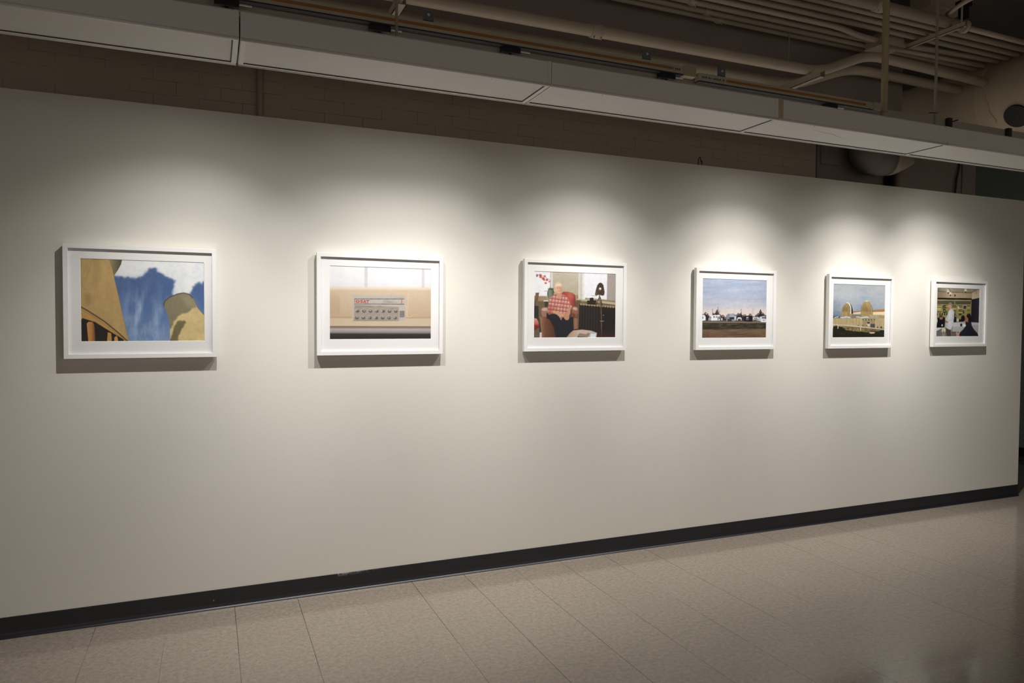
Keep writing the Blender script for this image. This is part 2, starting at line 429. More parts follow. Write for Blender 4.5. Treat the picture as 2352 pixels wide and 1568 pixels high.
def pic_tablets():
    p = Pic([(338,292),(1518,330),(1518,1160),(344,1170)], 380, 266, (240,239,239))
    p.fill(p.grad([(300,(239,238,241)),(480,(230,229,234)),(540,(224,222,226)),(556,(226,214,196)),(575,(222,204,178)),(592,(208,187,162)),(640,(208,186,160)),(890,(200,174,144)),(905,(188,160,130)),(920,(208,187,160)),(1000,(210,190,164)),(1012,(128,100,76)),(1024,(150,138,136)),(1045,(188,177,180)),(1080,(150,140,140)),(1100,(62,52,50)),(1165,(46,37,36))]))
    sk = np.clip((560-p.Y)/30, 0, 1)
    p.put(sk*np.clip((p.noise(190,120,3,3)-.45)*2.4, 0, 1)*np.clip((p.Y-330)/150,0,1), (214,212,220), .6); p.tex = .03
    for x0, x1, y0 in ((733,768,306),(1398,1432,324)): p.rect(x0, y0, x1, 556, (208,205,209), soft=5)
    p.put(np.clip((p.Y-600)/80,0,1)*np.clip((900-p.Y)/60,0,1)*(np.abs(p.X-330)<130), (182,156,126), .3)
    # bag and card
    p.poly([(590,640),(1195,640),(1225,700),(1212,930),(1160,945),(600,948)], (196,182,166), .75, soft=3)
    p.poly([(600,648),(1188,646),(1203,932),(1130,942),(608,944)], (190,181,174), soft=2)
    p.poly([(620,756),(1128,780),(1132,938),(616,944)], (163,150,137), .9, soft=3)
    p.line([(622,688),(1190,686)], 7, (84,80,82), .9, 1); p.line([(622,746),(1190,748)], 7, (84,80,82), .9, 1)
    rd = (196,62,50)
    p.line([(626,708),(626,730)], 7, rd); p.ell(626,700,5,4,rd)
    p.ell(658,717,22,16,rd); p.ell(658,717,11,8,(190,181,174))
    p.line([(713,706),(700,703),(690,707),(692,714),(708,719),(712,726),(702,731),(688,728)], 8, rd)
    p.line([(722,733),(736,703),(750,733)], 8, rd); p.line([(728,724),(745,724)], 6, rd)
    p.line([(752,705),(788,705)], 8, rd); p.line([(770,705),(770,733)], 9, rd)
    for y, x1 in ((706,1015),(716,1075),(724,1050),(732,1110)): p.line([(948,y),(x1,y)], 4, (140,134,132), .75, 1)
    p.line([(1162,700),(1162,742)], 12, (206,110,96), .8, 2); p.line([(1098,672),(1175,672)], 4, (160,152,148), .8, 1)
    for x0, x1, y in ((632,805,771),(630,700,790),(770,830,780),(890,925,770),(1000,1100,800)): p.line([(x0,y),(x1,y)], 6, (128,118,112), .7, 2)
    for r, y in enumerate((826,904)):
        for c in range(7):
            x = 650+73*c-(6 if r else 0)
            p.ell(x, y, 29, 27, (176,166,156), .9, 0, 2); p.ell(x+5, y+4, 22, 19, (104,96,92), .95, 0, 3)
            p.ell(x-8+5*((c*7+r*3) % 4), y-4+3*((c*5+r) % 3), 10, 8, (186,178,170), .95, .5, 2); p.line([(x-4,y-18),(x+16,y-6)], 4, (196,188,180), .7, 1)
            p.ell(x+8, y+9, 6, 6, (74,68,68), .8, 0, 1)
    p.rect(1138,824,1196,902,(150,144,140), soft=1)
    for k in range(7): p.line([(1142,832+k*10),(1192,832+k*10)], 4, (104,98,98), .9)
    for pts in ([(1228,636),(1250,632),(1262,640)],[(1232,640),(1235,760),(1222,900)],[(1215,760),(1225,860),(1242,920)],[(1270,890),(1300,872)],[(1238,900),(1280,892)]):
        p.line(pts, 5, (226,212,190), .6, 2)
    p.line([(606,940),(1128,942)], 5, (120,104,90), .6, 2)
    return p.done()

def pic_armchair():
    p = Pic([(268,290),(1322,317),(1320,1145),(267,1158)], 300, 241, (228,224,222))
    p.fill(p.grad([(290,(188,176,160)),(620,(176,160,134)),(660,(160,140,106)),(700,(104,90,66)),(1158,(52,40,34))]))
    p.poly([(262,280),(502,285),(502,620),(262,625)], (226,221,224)); p.rect(472,280,502,620,(206,198,194), soft=3); p.line([(473,300),(474,500)], 3, (150,140,140))
    p.rect(262,615,430,690,(158,134,98), soft=3); p.rect(262,680,440,900,(112,95,66), soft=4)
    p.rect(800,600,850,690,(150,128,90), soft=3)
    p.rect(826,300,912,662,p.gradx([(826,(206,198,188)),(866,(190,182,174)),(884,(212,206,200)),(912,(222,217,214))]))
    p.poly([(905,300),(1203,308),(1198,655),(905,632)], (222,218,226), soft=2); p.poly([(1203,305),(1330,312),(1330,670),(1200,655)], (166,152,144), soft=2)
    p.poly([(808,645),(1330,690),(1330,722),(808,664)], (186,168,140), soft=1)
    p.rect(800,664,858,1040,(104,86,54), soft=4)
    p.poly([(840,715),(1330,748),(1330,1158),(830,1158)], (36,28,28))
    for k in range(14):
        x = 862+k*35; y = 708+k*2.6
        p.line([(x,y+35),(x-4,1010+k*6)], 9, (66,54,44), .8 if k < 7 else .35, 2); p.ell(x, y+8, 15, 14, (176,152,116), .95, .3, 2)
    p.poly([(850,700),(1330,735),(1330,748),(850,722)], (150,128,96), .6, soft=2)
    p.poly([(1060,1090),(1330,1090),(1330,1158),(1060,1158)], (66,26,26), soft=12); p.poly([(1135,760),(1330,790),(1330,1080),(1140,1040)], (26,20,22), .6, soft=10)
    # reflector heater on tripod
    p.poly([(1112,437),(1092,444),(1070,472),(1052,530),(1040,590),(1056,604),(1100,590),(1140,606),(1162,596),(1168,560),(1152,470),(1134,446)], p.gradx([(1040,(104,84,60)),(1110,(66,50,36)),(1168,(82,64,46))]))
    p.ell(1102,522,34,36,(42,32,26),1,0,2); p.ell(1102,522,28,32,(116,100,82),.7,0,2); p.ell(1109,515,15,14,(226,222,224),1,0,2)
    p.line([(998,604),(1065,605)], 6, (128,122,124))
    p.line([(1102,596),(1102,640)], 14, (96,74,50)); p.line([(1095,630),(1060,722)], 10, (64,46,36)); p.line([(1112,628),(1140,740)], 10, (64,46,36)); p.line([(1100,640),(1105,735)], 16, (126,104,72), .8, 2)
    p.line([(1116,650),(1130,930),(1132,1140)], 13, (104,80,52)); p.line([(1112,930),(1158,930)], 9, (160,134,84)); p.line([(1118,960),(1134,1150)], 10, (66,46,40)); p.ell(1155,854,6,6,(160,150,140))
    p.poly([(940,668),(1066,664),(1050,722),(938,715)], (44,30,28)); p.rect(974,632,1022,668,(36,26,28)); p.line([(940,690),(1060,690)], 4, (80,54,44))
    # orchid in a vase, side table, chair at the edge
    p.line([(470,540),(472,420),(455,400),(380,360),(320,345)], 4, (120,110,80)); p.line([(430,550),(400,555)], 5, (150,150,130))
    for x, y, r in ((350,350,18),(352,372,16),(385,392,20),(404,362,13),(430,408,17),(415,450,14),(458,430,10),(396,410,12)): p.ell(x, y, r, r*.85, (196,88,72), .95, .4, 3); p.ell(x+4, y+3, r*.4, r*.4, (150,44,40), .9)
    p.ell(310,356,12,18,(110,94,120),.9,.3,2); p.ell(302,346,6,6,(190,90,60))
    p.poly([(436,560),(445,535),(500,530),(518,560),(512,620),(480,660),(450,650),(434,610)], p.gradx([(434,(96,100,84)),(470,(132,136,118)),(518,(80,84,66))]), soft=2); p.ell(480,525,36,14,(72,84,56),.9,0,3); p.line([(505,530),(520,575)], 8, (58,70,54))
    p.rect(390,668,450,686,(206,196,190), soft=2); p.rect(405,686,445,752,(64,54,50), soft=2)
    p.poly([(292,575),(336,572),(320,700),(326,745),(272,745),(290,640)], (118,94,72)); p.poly([(266,740),(330,745),(330,930),(266,900)], (50,42,42), soft=3); p.line([(300,650),(285,745)], 5, (60,46,40))
    # armchair
    p.poly([(600,585),(640,556),(700,560),(750,575),(788,600),(792,680),(786,745),(730,760),(680,640)], p.gradx([(620,(160,70,56)),(720,(186,84,66)),(790,(132,50,40))]), soft=2); p.ell(735,610,42,36,(200,104,84),.5,.6,8)
    p.poly([(362,800),(385,770),(455,760),(455,850),(420,890),(385,890),(362,840)], (160,110,92), soft=3); p.ell(405,785,40,22,(206,170,158),.8,0,5)
    p.poly([(742,775),(785,752),(822,790),(826,830),(806,850),(790,892),(748,895)], (150,92,74), soft=3); p.ell(785,772,34,22,(206,164,148),.85,.2,5); p.poly([(748,830),(790,840),(788,895),(748,895)], (128,58,44), soft=4)
    p.poly([(345,885),(400,878),(470,900),(600,960),(600,1158),(372,1158)], p.gradx([(345,(166,120,86)),(420,(120,74,48)),(560,(86,48,32))]), soft=2)
    p.poly([(740,892),(823,895),(815,1032),(745,1050)], p.gradx([(740,(110,66,44)),(790,(160,112,80)),(823,(140,100,74))]), soft=2)
    # trousers, shirt, arms, head
    p.poly([(428,832),(560,850),(690,890),(762,880),(768,1040),(690,1110),(648,1158),(545,1158),(522,1020),(470,920),(430,900)], (30,30,40), soft=3); p.line([(540,900),(600,1000),(620,1150)], 8, (42,44,58), .7, 4)
    sh = [(470,640),(520,592),(560,582),(612,588),(668,612),(700,650),(712,690),(745,748),(735,785),(700,770),(690,830),(645,850),(610,925),(585,880),(540,832),(455,852),(438,812),(448,740),(456,690)]
    ms = p.blur(p.inside(sh), 2)
    p.put(ms, (198,160,144))
    pl = (np.sin((p.X+.15*p.Y)/6.2) > .2)*1. ; pl2 = (np.sin((p.Y-.12*p.X)/7.6) > .15)*1.
    p.put(ms*pl, (182,72,62), .55); p.put(ms*pl2, (172,52,48), .6); p.put(ms*(np.sin((p.Y-.12*p.X)/3.8)>.92), (226,206,192), .6)
    p.put(ms*p.blur(p.inside([(430,700),(530,760),(545,850),(430,860)]), 14), (150,40,40), .3); p.line([(618,640),(628,760),(640,840)], 4, (120,50,46), .6, 2); p.line([(530,700),(545,790),(530,830)], 5, (96,34,34), .5, 4)
    sk = (204,152,116)
    p.line([(520,815),(590,845),(660,868)], 38, sk, 1, 3); p.line([(712,775),(708,830),(690,866)], 34, (196,144,110), 1, 3); p.ell(676,880,34,44,(198,140,104),1,-.5,3); p.line([(650,870),(690,905)], 4, (140,90,66), .7, 2); p.line([(662,858),(700,890)], 3, (150,98,72), .7, 2)
    p.poly([(545,560),(612,560),(620,610),(586,650),(552,615)], (196,144,112), soft=3)
    p.ell(572,492,52,58,(206,184,154),1,0,3); p.ell(540,520,22,48,(196,170,136),1,.2,3); p.ell(612,510,14,40,(190,162,118),1,0,3)
    p.ell(577,522,40,56,(216,166,132),1,0,3); p.poly([(530,500),(548,462),(590,455),(624,490),(600,480),(560,482)], (218,202,176), soft=3)
    for x in (562,594): p.ell(x,512,6,4,(92,66,60),.9,0,1.5); p.line([(x-8,503),(x+8,502)], 3, (150,112,84), .7, 1)
    p.line([(580,515),(583,535),(577,538)], 3, (176,116,90), .7, 1); p.line([(564,553),(592,551)], 4, (156,76,70), .9, 1.5); p.ell(605,530,12,30,(182,128,100),.5,0,5)
    # coffee table with books, red sofa corner
    p.poly([(668,1158),(720,1090),(770,1046),(880,1038),(1000,1052),(1076,1078),(1070,1158)], p.gradx([(670,(176,140,112)),(850,(206,180,160)),(1070,(190,176,176))]), soft=2)
    p.line([(760,1046),(880,1034),(1000,1048),(1078,1078),(1066,1150)], 11, (50,34,32), 1, 2)
    p.poly([(820,1118),(860,1070),(985,1088),(950,1140),(820,1140)], (150,132,116), soft=1); p.poly([(840,1085),(870,1060),(960,1070),(930,1100)], (208,176,160), soft=1); p.line([(820,1135),(950,1142)], 9, (54,44,40)); p.poly([(990,1095),(1060,1090),(1050,1150),(985,1150)], (222,220,226), soft=2)
    p.poly([(262,895),(310,905),(330,950),(340,1010),(300,1045),(262,1068)], p.grad([(895,(214,160,148)),(970,(196,96,84)),(1000,(150,34,30)),(1060,(120,26,24))]), soft=2)
    p.poly([(262,1068),(338,1015),(345,1158),(262,1158)], (110,94,76), soft=2); p.rect(345,1080,370,1158,(220,205,196), soft=3)
    return p.done()

def pic_campers():
    p = Pic([(290,297),(1218,345),(1204,1172),(275,1165)], 260, 190, (220,217,214))
    p.fill(p.grad([(300,(150,162,184)),(450,(158,166,186)),(600,(160,166,184)),(700,(176,174,184)),(760,(200,188,184)),(840,(212,194,184)),(930,(150,130,112)),(945,(72,62,50)),(1030,(62,54,42)),(1040,(120,100,78)),(1172,(112,80,62))]))
    sky = np.clip((760-p.Y)/60, 0, 1)
    st = p.noise(260, 34, 4, 2)
    p.put(sky*np.clip((st-.46)*3, 0, 1), (182,184,196), .55); p.put(sky*np.clip((.46-st)*3, 0, 1), (136,150,176), .5)
    p.put(sky*np.clip((p.Y-480)/200,0,1)*np.exp(-((p.X-700)/420)**2), (190,184,188), .35)
    g = np.clip((p.Y-945)/6, 0, 1)
    p.put(g*np.clip((p.noise(60,14,4,5)-.45)*3, 0, 1), (134,112,84), .45); p.put(g*np.clip((p.noise(80,10,4,8)-.5)*3, 0, 1)*(p.Y<1035), (34,36,30), .8); p.put(g*np.clip((p.noise(120,12,4,12)-.5)*3.5, 0, 1)*(p.Y>1035), (86,62,46), .7)
    p.put((p.Y>1090)*np.clip((p.noise(160,30,3,15)-.45)*3,0,1), (140,92,68), .35)
    # bare trees along the horizon
    top = 880 - 110*np.clip(p.noise(44, 1e6, 4, 21)-.12, 0, 1) - 50*np.exp(-((p.X-505)/30)**2) - 40*np.exp(-((p.X-835)/16)**2) - 55*np.exp(-((p.X-1112)/22)**2) - 32*np.exp(-((p.X-310)/34)**2) - 28*np.exp(-((p.X-740)/30)**2)
    p.put(((p.Y > top-14) & (p.Y < 930))*np.clip((p.noise(9,12,3,23)-.27)*5, 0, 1), (66,52,54), .9); p.put(((p.Y > top+14) & (p.Y < 930))*1., (46,38,42), .9)
    p.poly([(985,830),(1000,740),(1030,720),(1010,800),(1040,835)], (150,150,164), .35, soft=8)
    for x, y in ((505,715),(835,752),(432,745)): p.line([(x,y),(x,880)], 5, (56,46,48), .9)
    for k in range(9): p.line([(505,860-k*4),(470+k*9,735+abs(k-4)*9)], 3, (92,76,76), .6)
    p.rect(262,905,1230,938,(104,86,70), soft=4)
    W = (214,214,220)
    p.poly([(262,832),(318,826),(336,856),(334,906),(262,912)], W); p.rect(282,852,300,880,(44,44,52)); p.poly([(372,880),(390,858),(408,880),(408,908),(372,908)], (150,152,160))
    p.poly([(412,835),(530,828),(540,860),(532,910),(408,910)], W); p.rect(442,850,460,868,(66,70,80)); p.rect(476,852,496,866,(70,72,84)); p.rect(500,855,516,905,(120,122,130)); p.rect(520,850,532,890,(50,50,56)); p.poly([(545,885),(566,868),(572,905),(550,908)], (190,190,196))
    p.poly([(622,838),(650,815),(742,820),(762,860),(758,922),(622,922)], (128,132,142)); p.rect(668,820,735,870,(150,156,166)); p.poly([(668,866),(744,866),(730,895),(670,890)], (38,40,46)); p.rect(738,850,764,906,(186,190,198)); p.rect(640,890,700,924,(60,58,60), soft=3)
    p.poly([(772,895),(790,868),(824,868),(842,884),(838,912),(775,912)], (208,210,216)); p.rect(785,890,830,916,(60,54,56), soft=3); p.rect(850,880,880,918,(58,52,58), soft=3)
    p.poly([(878,856),(900,846),(992,850),(1004,870),(1000,932),(878,926)], (34,30,36)); p.rect(905,862,946,910,(108,104,104)); p.rect(915,868,936,880,(190,190,194)); p.rect(918,886,940,896,(60,56,60))
    p.poly([(1002,870),(1080,866),(1102,884),(1104,925),(1005,920)], (196,196,202)); p.rect(1020,880,1070,892,(96,92,98)); p.rect(1040,896,1090,926,(140,138,144), soft=2); p.rect(1010,905,1060,922,(82,76,80), soft=2)
    p.poly([(1104,866),(1150,856),(1206,862),(1212,935),(1110,932)], (190,190,196)); p.rect(1140,868,1196,890,(96,94,104)); p.rect(1130,905,1198,940,(216,216,222)); p.rect(1150,912,1190,920,(100,98,104)); p.rect(1190,862,1215,900,(58,54,62), soft=2)
    p.line([(262,930),(1215,950)], 9, (168,152,138), .8, 2); p.line([(262,940),(1215,962)], 6, (40,36,32), .7, 2)
    return p.done()

def pic_domes():
    p = Pic([(268,290),(1123,320),(1105,1170),(252,1178)], 230, 171, (223,219,218))
    p.fill(p.grad([(290,(160,160,164)),(500,(164,168,176)),(800,(134,146,166)),(1178,(120,130,140))]))
    n = p.noise(260, 120, 4, 4)
    p.put(np.clip((n-.45)*3,0,1)*(p.Y<820), (176,176,178), .6); p.put(np.clip((.47-n)*3.5,0,1)*(p.Y<820), (112,126,150), .5)
    p.put(np.exp(-((p.X-300)/120)**2)*np.clip((p.Y-550)/200,0,1)*(p.Y<820), (96,110,130), .4)
    p.poly([(585,742),(720,736),(720,790),(585,790)], (206,196,176)); p.poly([(585,742),(720,736),(720,752),(585,768)], (170,120,72))
    p.poly([(905,728),(1030,714),(1125,708),(1125,755),(1000,752),(905,756)], (176,116,66)); p.poly([(905,755),(1125,750),(1125,830),(905,800)], (216,200,168))
    c = lambda a, b: np.stack([a[i]+(b[i]-a[i])*p.noise(22,60,3,7) for i in range(3)], -1)
    p.poly([(400,830),(405,740),(422,680),(452,630),(486,606),(512,603),(546,626),(572,680),(584,740),(584,830)], c((134,112,72),(182,156,104)))
    p.poly([(540,625),(562,655),(582,720),(586,785),(556,780),(558,700)], (56,48,48)); p.line([(490,606),(522,620),(546,668),(550,740),(548,782)], 15, (226,222,214), 1, 2)
    p.poly([(412,700),(450,680),(540,690),(548,730),(405,740)], (96,80,50), .35, soft=14)
    p.poly([(705,830),(710,730),(724,660),(752,608),(790,582),(822,580),(860,600),(890,650),(905,720),(905,830)], c((138,116,74),(188,160,104)))
    p.poly([(712,740),(720,680),(880,700),(905,760),(800,740)], (100,84,52), .4, soft=18); p.line([(868,640),(888,700),(892,800)], 5, (206,196,170), .8, 2); p.line([(880,650),(902,720),(905,800)], 8, (96,80,60), .7, 2); p.line([(785,580),(828,578)], 9, (228,222,210), 1, 2)
    p.line([(405,742),(548,738)], 4, (100,84,56), .6, 2); p.line([(708,735),(905,738)], 4, (100,84,56), .6, 2)
    p.poly([(255,818),(400,826),(400,860),(255,860)], (74,70,70), soft=3); p.rect(560,795,720,860,(132,120,98), soft=3); p.rect(860,800,1060,850,(172,156,120), soft=2); p.rect(1000,806,1125,850,(160,142,104), soft=2)
    for x0, x1 in ((290,350),(380,540),(640,690),(700,830)):
        for x in range(x0, x1, 18): p.ell(x+6, 840+5*math.sin(x), 11, 9, (220,216,206), .85, 0, 2)
    p.rect(250,855,1125,1010,c((166,146,104),(190,170,128)))
    for x in (310,385,490,575,640,690,745,945,1040): p.line([(x,858),(x-2,1000)], 3, (134,116,82), .7, 1)
    p.rect(745,858,940,1005,(152,134,98), a=.8, soft=3)
    for x in (746,795,842,886,936): p.rect(x-5,868,x+7,892,(66,56,44), soft=1)
    p.rect(818,918,854,944,(40,34,34)); p.rect(806,944,858,985,(196,186,166)); p.rect(872,945,944,1005,(84,78,82), soft=2); p.rect(580,900,586,935,(120,104,76))
    for x in (312,430,668,745,812): p.rect(x-5,962,x+6,984,(64,56,46), soft=1)
    for x in (988,1050): p.rect(x-6,985,x+8,1018,(40,34,34), soft=1)
    p.poly([(430,985),(1125,1030),(1125,1110),(430,1090)], c((130,112,72),(168,146,100)), soft=3)
    p.poly([(250,985),(330,985),(420,1000),(470,1045),(560,1062),(740,1075),(850,1085),(1000,1060),(1125,1040),(1125,1190),(250,1190)], (44,42,28), jit=9, js=20, soft=2)
    p.put((p.Y>1000)*np.clip((p.noise(22,16,3,11)-.5)*3,0,1), (30,30,18), .6); p.put((p.Y>1010)*np.clip((p.noise(30,20,3,13)-.58)*4,0,1), (70,64,40), .5)
    p.poly([(840,1090),(880,1080),(950,1080),(930,1100),(880,1104)], (214,196,164), soft=2); p.poly([(830,1050),(900,1042),(960,1070),(880,1080)], (108,66,44), .8, soft=4)
    p.line([(255,960),(500,972),(760,1000),(1120,1036)], 12, (214,200,188), 1, 1); p.line([(255,972),(500,984),(760,1012),(1120,1048)], 4, (110,92,74), .8, 1)
    for x, y in ((348,966),(712,996),(265,962)): p.line([(x,y),(x-2,y+55)], 15, (206,194,176), 1, 1)
    p.ell(372,646,8,4,(80,90,96),.8,0,1)
    return p.done()

def pic_control():
    p = Pic([(275,292),(1012,327),(985,1138),(250,1138)], 210, 161, (219,218,220))
    p.fill((150,134,112))
    p.poly([(260,285),(1020,320),(940,345),(870,395),(270,368)], p.gradx([(270,(112,102,88)),(450,(168,156,134)),(560,(150,138,120)),(1000,(150,134,112))]))
    p.line([(455,300),(512,385)], 9, (84,72,62), .9, 2); p.line([(708,318),(700,385)], 6, (104,92,80), .8, 2); p.line([(270,358),(430,378),(700,392),(870,398)], 12, (82,70,60), .9, 3); p.line([(945,345),(870,398)], 8, (86,72,62), .8, 2)
    p.poly([(268,372),(870,404),(862,490),(268,475)], p.gradx([(268,(120,102,88)),(500,(182,160,134)),(860,(168,146,122))]), soft=2)
    p.poly([(872,395),(1015,330),(1010,480),(865,508)], p.grad([(330,(176,160,134)),(500,(206,188,160))])); p.line([(925,370),(922,490)], 3, (150,134,112)); p.line([(950,360),(948,425)], 6, (100,88,76))
    for x, y in ((463,362),(500,402),(760,350)): p.poly([(x-14,y-26),(x+14,y-26),(x+24,y+24),(x-24,y+24)], (214,206,194), soft=3); p.ell(x, y+30, 13, 11, (48,38,34), 1, 0, 2)
    p.rect(565,420,588,452,(66,56,48), soft=2)
    p.poly([(262,472),(868,490),(868,518),(262,504)], (22,20,24), soft=2)
    p.poly([(258,506),(860,520),(852,850),(250,850)], (150,140,78))
    p.poly([(268,520),(565,528),(565,588),(268,580)], (88,82,72)); p.poly([(580,528),(850,536),(846,588),(580,586)], (88,82,72)); p.line([(268,506),(860,520)], 8, (186,174,104))
    r = np.random.RandomState(8)
    for y in range(598, 730, 17):
        for x0, x1 in ((272,345),(425,450),(530,600),(640,705),(782,838)):
            if r.rand() < .9: p.line([(x0+r.rand()*6, y+(x0-270)*.02), (x1-r.rand()*10, y+(x1-270)*.02)], 6+5*r.rand(), (62,60,62) if r.rand() < .7 else (196,186,120), .85, 1)
    for y in (605,640,675,710):
        for x in (375,395,410): p.ell(x+r.rand()*6, y+r.rand()*10, 11, 12, (40,38,42), .95, 0, 1)
    for x in (275,322,357,398,436,572): p.rect(x-7,735,x+11,768,(34,32,36), soft=1)
    p.rect(715,598,776,676,(170,164,132)); p.rect(722,612,770,664,(56,56,84), soft=1); p.rect(625,625,645,665,(214,208,180), soft=2); p.rect(706,690,735,745,(76,74,76), soft=2); p.rect(640,742,690,772,(52,54,50), soft=2)
    p.poly([(862,508),(1010,480),(1004,900),(848,900)], p.gradx([(850,(34,30,40)),(1000,(54,50,60))]), soft=2)
    # desks
    p.poly([(540,880),(860,890),(1000,900),(1000,1138),(520,1138)], (176,174,178), soft=2); p.poly([(855,895),(1000,902),(995,940),(860,935)], (196,194,198), soft=2); p.poly([(545,900),(760,905),(740,960),(545,965)], (196,192,192), soft=2); p.poly([(510,1045),(640,1050),(600,1138),(510,1138)], (108,104,104), soft=3); p.line([(520,1060),(640,1062)], 7, (60,56,58), .8, 2)
    p.poly([(548,830),(690,842),(700,880),(552,890)], (30,30,38), soft=2); p.rect(560,770,598,850,(34,34,44), soft=2); p.poly([(560,760),(600,790),(590,800)], (190,170,160), soft=2)
    p.ell(712,826,34,52,(18,20,24),1,0,3); p.ell(680,936,18,26,(40,40,60),1,0,2); p.ell(734,945,28,18,(232,230,228),1,0,3); p.rect(600,830,640,880,(190,186,180), soft=2); p.line([(630,890),(648,950)], 8, (200,196,190), .9, 2)
    p.poly([(250,980),(400,975),(410,1000),(330,1010),(250,1050)], (200,198,202), soft=2); p.poly([(250,1050),(345,1000),(430,1010),(430,1145),(250,1145)], (112,108,106), soft=2); p.line([(252,1048),(350,998)], 6, (60,58,58), 1, 1)
    # seated man in black at the back
    p.poly([(262,975),(285,870),(280,815),(320,795),(390,800),(410,820),(395,975)], (18,18,28), soft=2); p.ell(342,812,30,32,(150,104,82),1,0,3); p.ell(338,786,30,18,(70,56,50),1,0,3); p.line([(322,820),(366,820)], 9, (196,140,110), 1, 3); p.ell(357,938,11,18,(214,214,220),1,0,2); p.ell(268,860,12,28,(206,206,210),1,0,3)
    # standing man in a white shirt
    p.poly([(405,975),(500,1005),(505,1145),(440,1145),(425,1060),(398,1010)], (78,68,64), soft=2)
    p.poly([(512,655),(545,680),(562,720),(556,830),(540,930),(508,1015),(468,1010),(402,975),(420,890),(408,830),(440,780),(470,700)], p.gradx([(405,(168,164,172)),(480,(206,203,212)),(560,(190,186,196))]), soft=2); p.line([(470,860),(520,850),(545,760)], 5, (150,146,158), .7, 4)
    p.poly([(400,845),(432,870),(462,880),(440,900),(408,880)], (150,96,74), soft=3)
    p.ell(488,622,34,50,(200,140,118),1,.15,2); p.poly([(462,600),(475,560),(505,552),(526,585),(526,640),(505,620),(490,590)], (150,128,112), soft=3); p.ell(503,610,8,12,(220,150,126),1); p.ell(470,655,10,18,(150,96,80),.7,0,4); p.line([(456,610),(462,650)], 4, (150,100,82), .8, 2)
    # lamp-like object on the near desk
    p.ell(383,1022,36,46,(200,194,164),1,.2,3); p.poly([(362,1050),(410,1060),(405,1140),(350,1140)], (150,142,116), soft=4); p.line([(375,1040),(385,1080)], 8, (60,56,50), .9, 2)
    # seated man in dark shirt at the right
    p.poly([(640,1100),(660,1060),(715,1010),(762,950),(758,880),(850,870),(862,950),(900,1010),(955,1070),(985,1138),(630,1138)], p.gradx([(630,(40,46,58)),(760,(34,40,54)),(980,(28,32,46))]), soft=2)
    p.ell(786,838,38,58,(176,112,88),1,0,3); p.poly([(770,790),(790,748),(835,745),(852,790),(850,880),(800,880),(805,830)], (30,24,30), soft=3); p.rect(755,885,800,930,(40,34,36), soft=4); p.line([(748,835),(790,830)], 4, (60,40,40), .8, 1)
    p.poly([(585,1060),(610,1045),(650,1110),(640,1138),(600,1135)], (214,150,122), soft=3); p.line([(600,1090),(640,1120)], 6, (180,112,90), .7, 2)
    return p.done()

PICS = [pic_towers(), pic_tablets(), pic_armchair(), pic_campers(), pic_domes(), pic_control()]

def print_mesh(im, x0, x1, z0, z1, y, margin):
    h, w = im.shape[:2]
    U, V = np.meshgrid(np.linspace(0, 1, w), np.linspace(0, 1, h))
    co = np.stack([x0+U*(x1-x0), np.full_like(U, y), z1-V*(z1-z0)], -1).reshape(-1, 3)
    idx = np.arange(w*h).reshape(h, w)
    q = np.stack([idx[1:, :-1], idx[1:, 1:], idx[:-1, 1:], idx[:-1, :-1]], -1).reshape(-1, 4)
    me = bpy.data.meshes.new('print')
    me.vertices.add(len(co)); me.vertices.foreach_set('co', co.astype(np.float32).ravel())
    me.loops.add(q.size); me.loops.foreach_set('vertex_index', q.astype(np.int32).ravel())
    me.polygons.add(len(q)); me.polygons.foreach_set('loop_start', np.arange(0, q.size, 4, dtype=np.int32))
    me.update(calc_edges=True); me.validate()
    ca = me.color_attributes.new('print_colour', 'FLOAT_COLOR', 'POINT')
    ca.data.foreach_set('color', np.concatenate([im.reshape(-1, 3), np.ones((w*h, 1))], 1).astype(np.float32).ravel())
    me.materials.append(M['print'])
    return link(bpy.data.objects.new('print', me))


# ---------------------------------------------------------- framed pictures
FR = [(-0.784,1.792,0.647,0.528),(0.342,1.798,0.681,0.534),(1.517,1.812,0.692,0.541),(2.737,1.801,0.667,0.535),(3.889,1.796,0.645,0.532),(4.974,1.789,0.624,0.523)]
